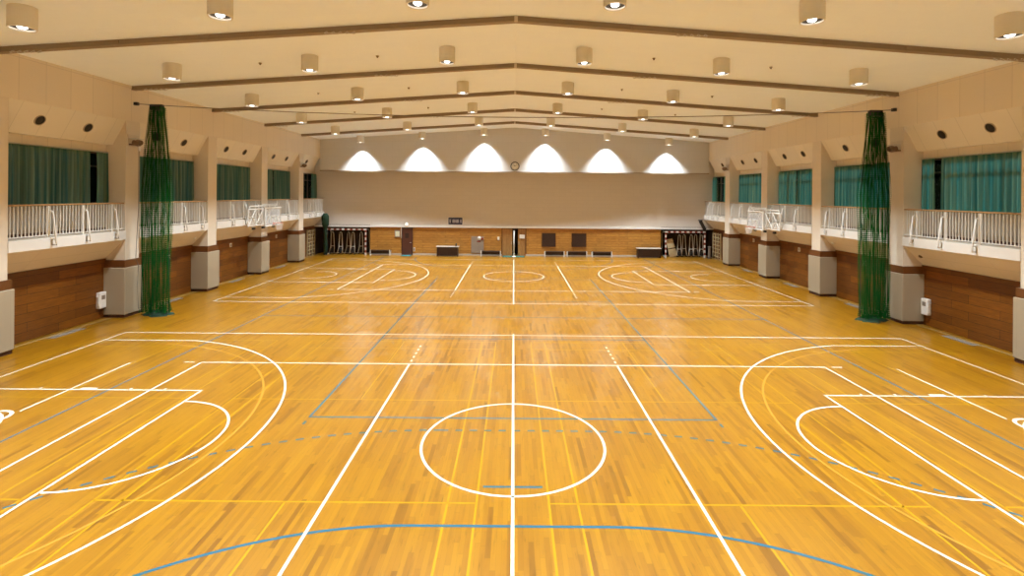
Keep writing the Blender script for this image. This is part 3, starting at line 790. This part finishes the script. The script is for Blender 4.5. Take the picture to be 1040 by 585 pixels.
# leaning boards in the right goal
for i, (u, tilt) in enumerate(((681.5, .18), (684.8, .30))):
    x, _ = wp(u, 258, 40.5); e = empty('leaning_board', (x, 40.1+.22*i, 0), ['brown board leaning inside the right goal, nearer its left post', 'second brown board leaning inside the right goal'][i], 'board', 'boards leaning in the right goal')
    o = MB().bbox(-.25, .25, -.02, .02, 0.01, 1.45, .008).build('panel', M['bars'], e); o.rotation_euler = (-.1, -tilt, 0)
    o = MB().box(-.25, .25, -.03, -.02, .65, .72).build('batten', M['darkwood'], e); o.rotation_euler = (-.1, -tilt, 0)

# wall bars
for s, side in SIDES:
    e = empty('wall_bars', (s*15.92, 39.05, 0), 'wooden wall bars by the %s far corner' % side, 'wall bars')
    for i in range(4):
        y = -.72+i*.48; MB().box(-s*.0 - .05, .05, y-.03, y+.03, 0, 2.05).build('upright', M['bars'], e, loc=(-s*.07, 0, 0))
    for i in range(7):
        MB().tube([(0, -.72, .2+i*.29), (0, .72, .2+i*.29)], .032, 8).build('rung', M['bars'], e, loc=(-s*.10, 0, 0))

# rolled net in the left corner, slanted tube in the right
r = MB(); pts, rad = [], []
for i in range(15):
    t = i/14; z = .05+3.25*t; pts.append((.03*math.sin(5*t), .03*math.cos(7*t), z)); rad.append((.13+.02*math.sin(9*t)) * (1.9 if .68 < t < .97 else 1))
x, _ = wp(330, 240, 39.3)
e = empty('rolled_net', (x-.02, 39.45, 0), 'dark green rolled net hanging in the left far corner', 'net')
r.tube(pts, rad, 14).build('roll', M['hem'], e, smooth=True)
for z in (.9, 1.9, 2.7): MB().lathe([(.14, -.03), (.17, 0), (.14, .03)], (0, 0, z), 16).build('tie', M['rope'], e)
xa, za = wp(711.3, 224.3, 39.75); xb, zb = wp(716, 233.3, 39.75)
e = empty('slanted_strut', (xa, 39.77, za), 'black slanted strut under the right gallery end', 'strut')
dx, dz = xb-xa, zb-za
MB().tube([(0, 0, 0), (dx, 0, dz)], .13, 10).build('tube', M['black'], e)
MB().bbox(-.12, .16, -.1, .11, .0, .08, .01).build('wall_plate', M['black'], e)
# pale upright in the right corner
x, _ = wp(720.5, 255, 39.5); e = empty('padded_post', (x, 39.5, 0), 'pale grey padded post in the right far corner', 'post')
MB().lathe([(0, 0), (.1, 0), (.1, .75), (.07, .8), (.13, .84), (.13, .92), (0, .95)], n=14).build('pad', M['grey'], e); MB().lathe([(0, 0), (.2, 0), (.2, .04), (0, .05)], n=16).build('base', M['rubber'], e)

# ------------------------------------------------------------------ dividing nets and their cable
pts = []
for i in range(41):
    t = i/40; x = -15.18+30.36*t; pts.append((x, 19.97, 8.42-.42*(1-(2*t-1)**2)))
e = empty('net_cable', (0, 0, 0), 'thin sagging cable across the hall carrying the green nets', 'cable')
MB().tube(pts, .016, 6).build('wire', M['cable'], e)
for s in (-1, 1):
    MB().bbox(min(s*15.06, s*15.2), max(s*15.06, s*15.2), 19.9, 20.04, 8.36, 8.48, .01).build('anchor', M['black'], e)
for s, side in SIDES:
    xc = -14.3 if s < 0 else 14.40
    e = empty('dividing_net', (xc, 19.97, 0), 'gathered green dividing net hanging by the second %s pillar' % side, 'net', 'dividing nets')
    rnd = random.Random(5+s); nb = MB(); uvl = nb.bm.loops.layers.uv.new('UVMap')
    NF = 17; per = 12; nx = NF*per
    zs = [8.30, 8.0, 7.4, 6.8, 6.2, 5.6, 5.0, 4.2, 3.4, 2.6, 1.8, 1.0, .45, .1]
    def halfw(z): 
        if z > 6: return .27 + (8.3-z)/2.3*.20
        if z > 5: return .47 + (6-z)*.10
        if z > 1.5: return .57
        return .57 - (1.5-z)*.03
    ph = [rnd.uniform(.7, 1.3) for _ in range(NF+1)]
    grid = []
    for jz, z in enumerate(zs):
        row = []; L = 0; last = None
        for i in range(nx+1):
            u = i/nx; fld = u*NF; k = int(min(fld, NF-1e-6))
            x = (u*2-1)*halfw(z) + .035*math.sin(fld*2*PI*.5+jz*.6+k)
            y = .17*ph[k]*math.sin(fld*2*PI+.25*math.sin(jz*.8+k)) + .02*math.sin(jz*1.3+fld)
            if z < .2: y *= 1.5
            row.append((nb.bm.verts.new((x, y, z)), (u*7.6, z)))
        grid.append(row)
    for a, b in zip(grid, grid[1:]):
        for i in range(nx):
            f = nb.face([a[i][0], a[i+1][0], b[i+1][0], b[i][0]])
            for l, q_ in zip(f.loops, (a[i][1], a[i+1][1], b[i+1][1], b[i][1])): l[uvl].uv = q_
    nb.build('net_mesh', M['net'], e, smooth=True, fix=False)
    # heap of net on the floor
    hp = MB(); n = 36; rings = []
    for j in range(7):
        t = j/6; ring = []
        for i in range(n):
            a = 2*PI*i/n; rr = (1-t*.98)*(1+.18*math.sin(3*a+s)+.1*math.sin(7*a+2*j)); 
            ring.append(hp.bm.verts.new((rr*.60*math.cos(a)+(.1 if s < 0 else -.1)*(1-t), rr*.34*math.sin(a), .004+.16*math.sin(t*PI/2)*(1+.25*math.sin(5*a+j)))))
        rings.append(ring)
    for a, b in zip(rings, rings[1:]):
        for i in range(n): hp.face([a[i], a[(i+1)%n], b[(i+1)%n], b[i]])
    hp.face(rings[-1])
    hp.build('net_heap', M['hem'], e, smooth=True)
    MB().bbox(-.26, .24, -.09, .09, 8.17, 8.40, .03).build('carriage_bundle', M['black'], e)
    MB().bbox(-.13, .09, -.08, .08, 6.95, 7.25, .03).build('tie_knot', M['black'], e)
    for xx, lo in ((-.30, -.55), (.30, .52)):
        MB().tube([(xx*.8, 0, 8.3), ((xx+lo)/2, .0, 6.9), (lo, 0, 5.4), (lo*1.02, 0, .1)], .016, 6).build('edge_rope', M['rope'], e)

# ------------------------------------------------------------------ side basketball units
def basket(s, side):
    e = empty('basketball_backboard', (0, 0, 0), 'white framed folding basketball backboard on the %s fourth pillar' % side, 'backboard')
    xb = s*14.80; y0, y1, z0, z1 = 29.72, 31.66, 2.90, 3.98
    def frame(mb, x, ya, yb, za, zb, r=.03):
        mb.tube([(x, ya, za), (x, yb, za), (x, yb, zb), (x, ya, zb), (x, ya, za)], r, 6); mb.tube([(x, ya, za), (x, ya, zb)], r, 6)
    m = MB(); frame(m, xb, y0, y1, z0, z1, .05); m.build('board_frame', M['white'], e)
    bd = MB().box(xb-.012, xb+.012, y0+.03, y1-.03, z0+.03, z1-.03).build('board', M['board'], e)
    m = MB(); ym = (y0+y1)/2; frame(m, xb-s*.03, ym-.30, ym+.30, z0+.10, z0+.57, .025); m.build('target_square', M['white'], bd)
    # rim and net
    rp = [(xb-s*(.16+.225)+.225*math.cos(a), ym+.225*math.sin(a), 3.05) for a in [2*PI*i/24 for i in range(25)]]
    rim = MB().tube(rp, .016, 6, False).build('rim', M['hoop'], e, smooth=True)
    MB().box(min(xb-s*.17, xb-s*.02), max(xb-s*.17, xb-s*.02), ym-.1, ym+.1, 2.96, 3.07).build('rim_bracket', M['hoop'], e)
    nt_ = MB()
    for i in range(12):
        for d in (1, -1):
            a0 = 2*PI*i/12; p = []
            for t in (0, .33, .66, 1):
                a = a0+d*t*.8; rr = .225-.09*t; p.append((xb-s*.385+rr*math.cos(a), ym+rr*math.sin(a), 3.05-.42*t))
            nt_.tube(p, .009, 4)
    nt_.build('net', M['cord_white'], rim)
    # folded lattice arms, beside the board along the wall
    xt = s*14.90; ya, yb = 28.0, 29.66
    m = MB(); frame(m, xt, ya, yb, 3.0, 3.95, .04)
    m.build('arm_frame', M['white'], e)
    m = MB()
    for a, b, c_, d in ((ya, 3.0, ya+.83, 3.95), (ya, 3.95, ya+.83, 3.0), (ya+.83, 3.0, yb, 3.95), (ya+.83, 3.95, yb, 3.0), (ya+.83, 3.0, ya+.83, 3.95)):
        m.tube([(xt, a, b), (xt, c_, d)], .028, 6)
    m.build('cross_bracing', M['white'], e)
    m = MB(); frame(m, s*14.95, 29.6, 31.5, 3.05, 4.2, .035); m.tube([(s*14.95, 29.6, 3.05), (s*14.95, 31.5, 4.2)], .025, 6); m.tube([(s*14.95, 29.6, 4.2), (s*14.95, 31.5, 3.05)], .025, 6)
    m.build('wall_frame', M['white'], e)
    for y in (29.75, 31.4):
        for z in (3.2, 3.8): 
            MB().tube([(xb, y, z), (s*14.95, y, z)], .028, 6).build('strut', M['white'], e)
    m = MB(); m.tube([(s*14.95, ya+.2, 4.12), (s*14.95, 31.5, 4.12)], .03, 6); m.tube([(xt, ya+.2, 3.95), (s*14.95, ya+.2, 4.12)], .03, 6); m.build('top_bar', M['white'], e)
    for y in (28.6, 29.7, 30.9): MB().bbox(xt-.06, xt+.06, y-.1, y+.1, 2.78, 2.9, .01).build('hinge_block', M['black'], e)
    for y in (PY[4]-.2, PY[4]+.2): MB().box(min(s*14.98, s*15.2), max(s*14.98, s*15.2), y-.05, y+.05, 3.0, 4.2).build('mounting_plate', M['white'], e)
    # padding under the unit
for s, side in SIDES: basket(s, side)

# ------------------------------------------------------------------ small fittings on pillars and side walls
def flood(s, side, k):
    e = empty('floodlight', (s*HX, PY[k]-.02, 6.9), 'brown floodlight pair on a bracket, %s %s pillar' % (side, ORD[k]), 'floodlight', 'pillar floodlights')
    MB().bbox(min(0, -s*.04), max(0, -s*.04), -.3, .3, -.2, .26, .01).build('back_plate', M['beam_light'], e)
    MB().tube([(-s*.03, -.22, .1), (-s*.3, -.22, .1), (-s*.3, .2, .1), (-s*.03, .2, .1)], .014, 6).build('guard_bar', M['steel'], e)
    for j, (y, z) in enumerate(((-.14, -.02), (.1, .02))):
        m = MB().lathe([(0, 0), (.07, 0), (.09, .04), (.115, .22), (.10, .24), (0, .2)], n=18); o = m.build('lamp_head', M['bracket_brown'], e, smooth=False)
        o.location = (-s*.1, y, z); o.rotation_euler = (0, -s*1.9, .4*s*(1 if j else -1))
    MB().bbox(min(-s*.02, -s*.16), max(-s*.02, -s*.16), -.25, .22, -.16, -.10, .008).build('ballast', M['bracket_brown'], e)
for s, side in SIDES:
    for k in (2, 5): flood(s, side, k)
for s, side, y in ((-1, 'left', 19.23), (1, 'right', 19.23)):
    e = empty('wall_box', (s*15.94, y, .42), 'white box on the timber wall beside the second %s pillar' % side, 'wall box')
    MB().bbox(min(0, -s*.16), max(0, -s*.16), -.15, .15, 0, .62, .03).build('casing', M['wallphone'], e)
    MB().box(min(-s*.155, -s*.165), max(-s*.155, -s*.165), -.08, .08, .34, .5).build('dial_plate', M['grey'], e)
    MB().tube([(-s*.02, -.155, .1), (-s*.12, -.165, .12), (-s*.12, -.165, .45), (-s*.02, -.155, .47)], .015, 6).build('handle', M['wallphone'], e)
# white X targets
for s, side, y, z in ((-1, 'left', 23.1, 1.92), (1, 'right', 22.75, 1.93)):
    e = empty('cross_mark', (s*15.935, y, z), 'white X mark on the %s timber wall behind the net' % side, 'wall mark')
    for d in (-1, 1):
        MB().tube([(0, -.10, -.12*d), (0, .10, .12*d)], .022, 4).build('stroke', M['white'], e)
# small white plates on the timber walls
for s, side, lst in ((-1, 'left', ((28.1, 1.94, 'between the third and fourth pillars'), (33.5, 1.98, 'between the fourth and fifth pillars'))), (1, 'right', ((27.9, 1.97, 'between the third and fourth pillars'), (33.2, 1.99, 'between the fourth and fifth pillars')))):
    for y, z, w in lst:
        e = empty('wall_outlet', (s*15.94, y, z), 'small white plate on the %s timber wall %s' % (side, w), 'wall plate', 'wall plates')
        MB().bbox(min(0, -s*.04), max(0, -s*.04), -.09, .09, -.11, .11, .008).build('plate', M['wallphone'], e); MB().box(min(-s*.038, -s*.045), max(-s*.038, -s*.045), -.04, .04, -.06, .06).build('socket', M['grey'], e)
# little round lamps under the galleries
for s, side in SIDES:
    for k in (2, 3, 4, 5) if s > 0 else (3, 4, 5):
        y = PY[k]-.72; x = s*15.6; z = 2.29+(15.98-15.6)/(15.98-15.22)*.77-.0
        e = empty('soffit_lamp', (x, y, z), 'small round fitting under the %s gallery just before the %s pillar' % (side, ORD[k]), 'soffit fitting', 'soffit fittings')
        o = MB().lathe([(0, .05), (.05, .05), (.075, .02), (.075, -.02)], n=18).build('cap', M['wallphone'] if not (s > 0 and k == 2) else M['bracket_brown'], e)
        o.rotation_euler = (0, PI+s*.79, 0)
        o2 = MB().lathe([(.075, -.03), (.09, -.02), (.09, 0), (.07, .01)], n=18).build('rim', M['beam_light'], e); o2.rotation_euler = (0, PI+s*.79, 0)
# cable on the second left pillar
e = empty('pillar_cable', (-HX, PY[2]+.18, 0), 'thin grey cable hanging down the second left pillar', 'cable')
MB().tube([(.015, .12, 6.6), (.02, .12, 4.2), (.03, .02, 3.0), (.03, -.02, 2.26), (.13, -.02, 1.96), (.13, -.05, 1.2), (.13, .0, .2)], .009, 6).build('cord', M['cable'], e)
MB().box(.0, .05, .06, .18, 6.55, 6.72).build('plug', M['wallphone'], e)

# ------------------------------------------------------------------ world and camera
w = bpy.data.worlds.new('World'); S.world = w; w.use_nodes = True; nt = w.node_tree
bg = nt.nodes['Background']; sky = nt.nodes.new('ShaderNodeTexSky'); sky.sky_type = 'NISHITA'; sky.sun_disc = False
sky.sun_elevation = math.radians(32); sky.sun_rotation = math.radians(90)
nt.links.new(sky.outputs[0], bg.inputs[0]); bg.inputs[1].default_value = SKY_STRENGTH

sd = bpy.data.lights.new('daylight_sun', 'SUN'); sd.energy = SUN_W; sd.angle = .02; sd.color = (1, .97, .92)
so = bpy.data.objects.new('daylight_sun', sd); COL.objects.link(so); so.rotation_euler = (0, math.radians(62), math.radians(-12)); so.location = (30, 10, 15)
cam = bpy.data.cameras.new('Camera'); co = bpy.data.objects.new('Camera', cam); COL.objects.link(co)
cam.sensor_width = 36; cam.lens = 507.8/1040*36; cam.shift_x = (520-522.05)/1040; cam.shift_y = (197.25-292.5)/1040
co.location = (-.0185, 0, 4.93); co.rotation_euler = (PI/2, -.008, 0); cam.clip_end = 200
S.camera = co
S.view_settings.view_transform = 'Standard'; S.view_settings.look = 'None'; S.view_settings.gamma = 1; S.view_settings.use_curve_mapping = False
S.view_settings.exposure = EXPOSURE
S.cycles.diffuse_bounces = 6; S.cycles.max_bounces = 14; S.cycles.transparent_max_bounces = 40; S.cycles.sample_clamp_indirect = 10
S.cycles.caustics_reflective = True; S.cycles.caustics_refractive = False
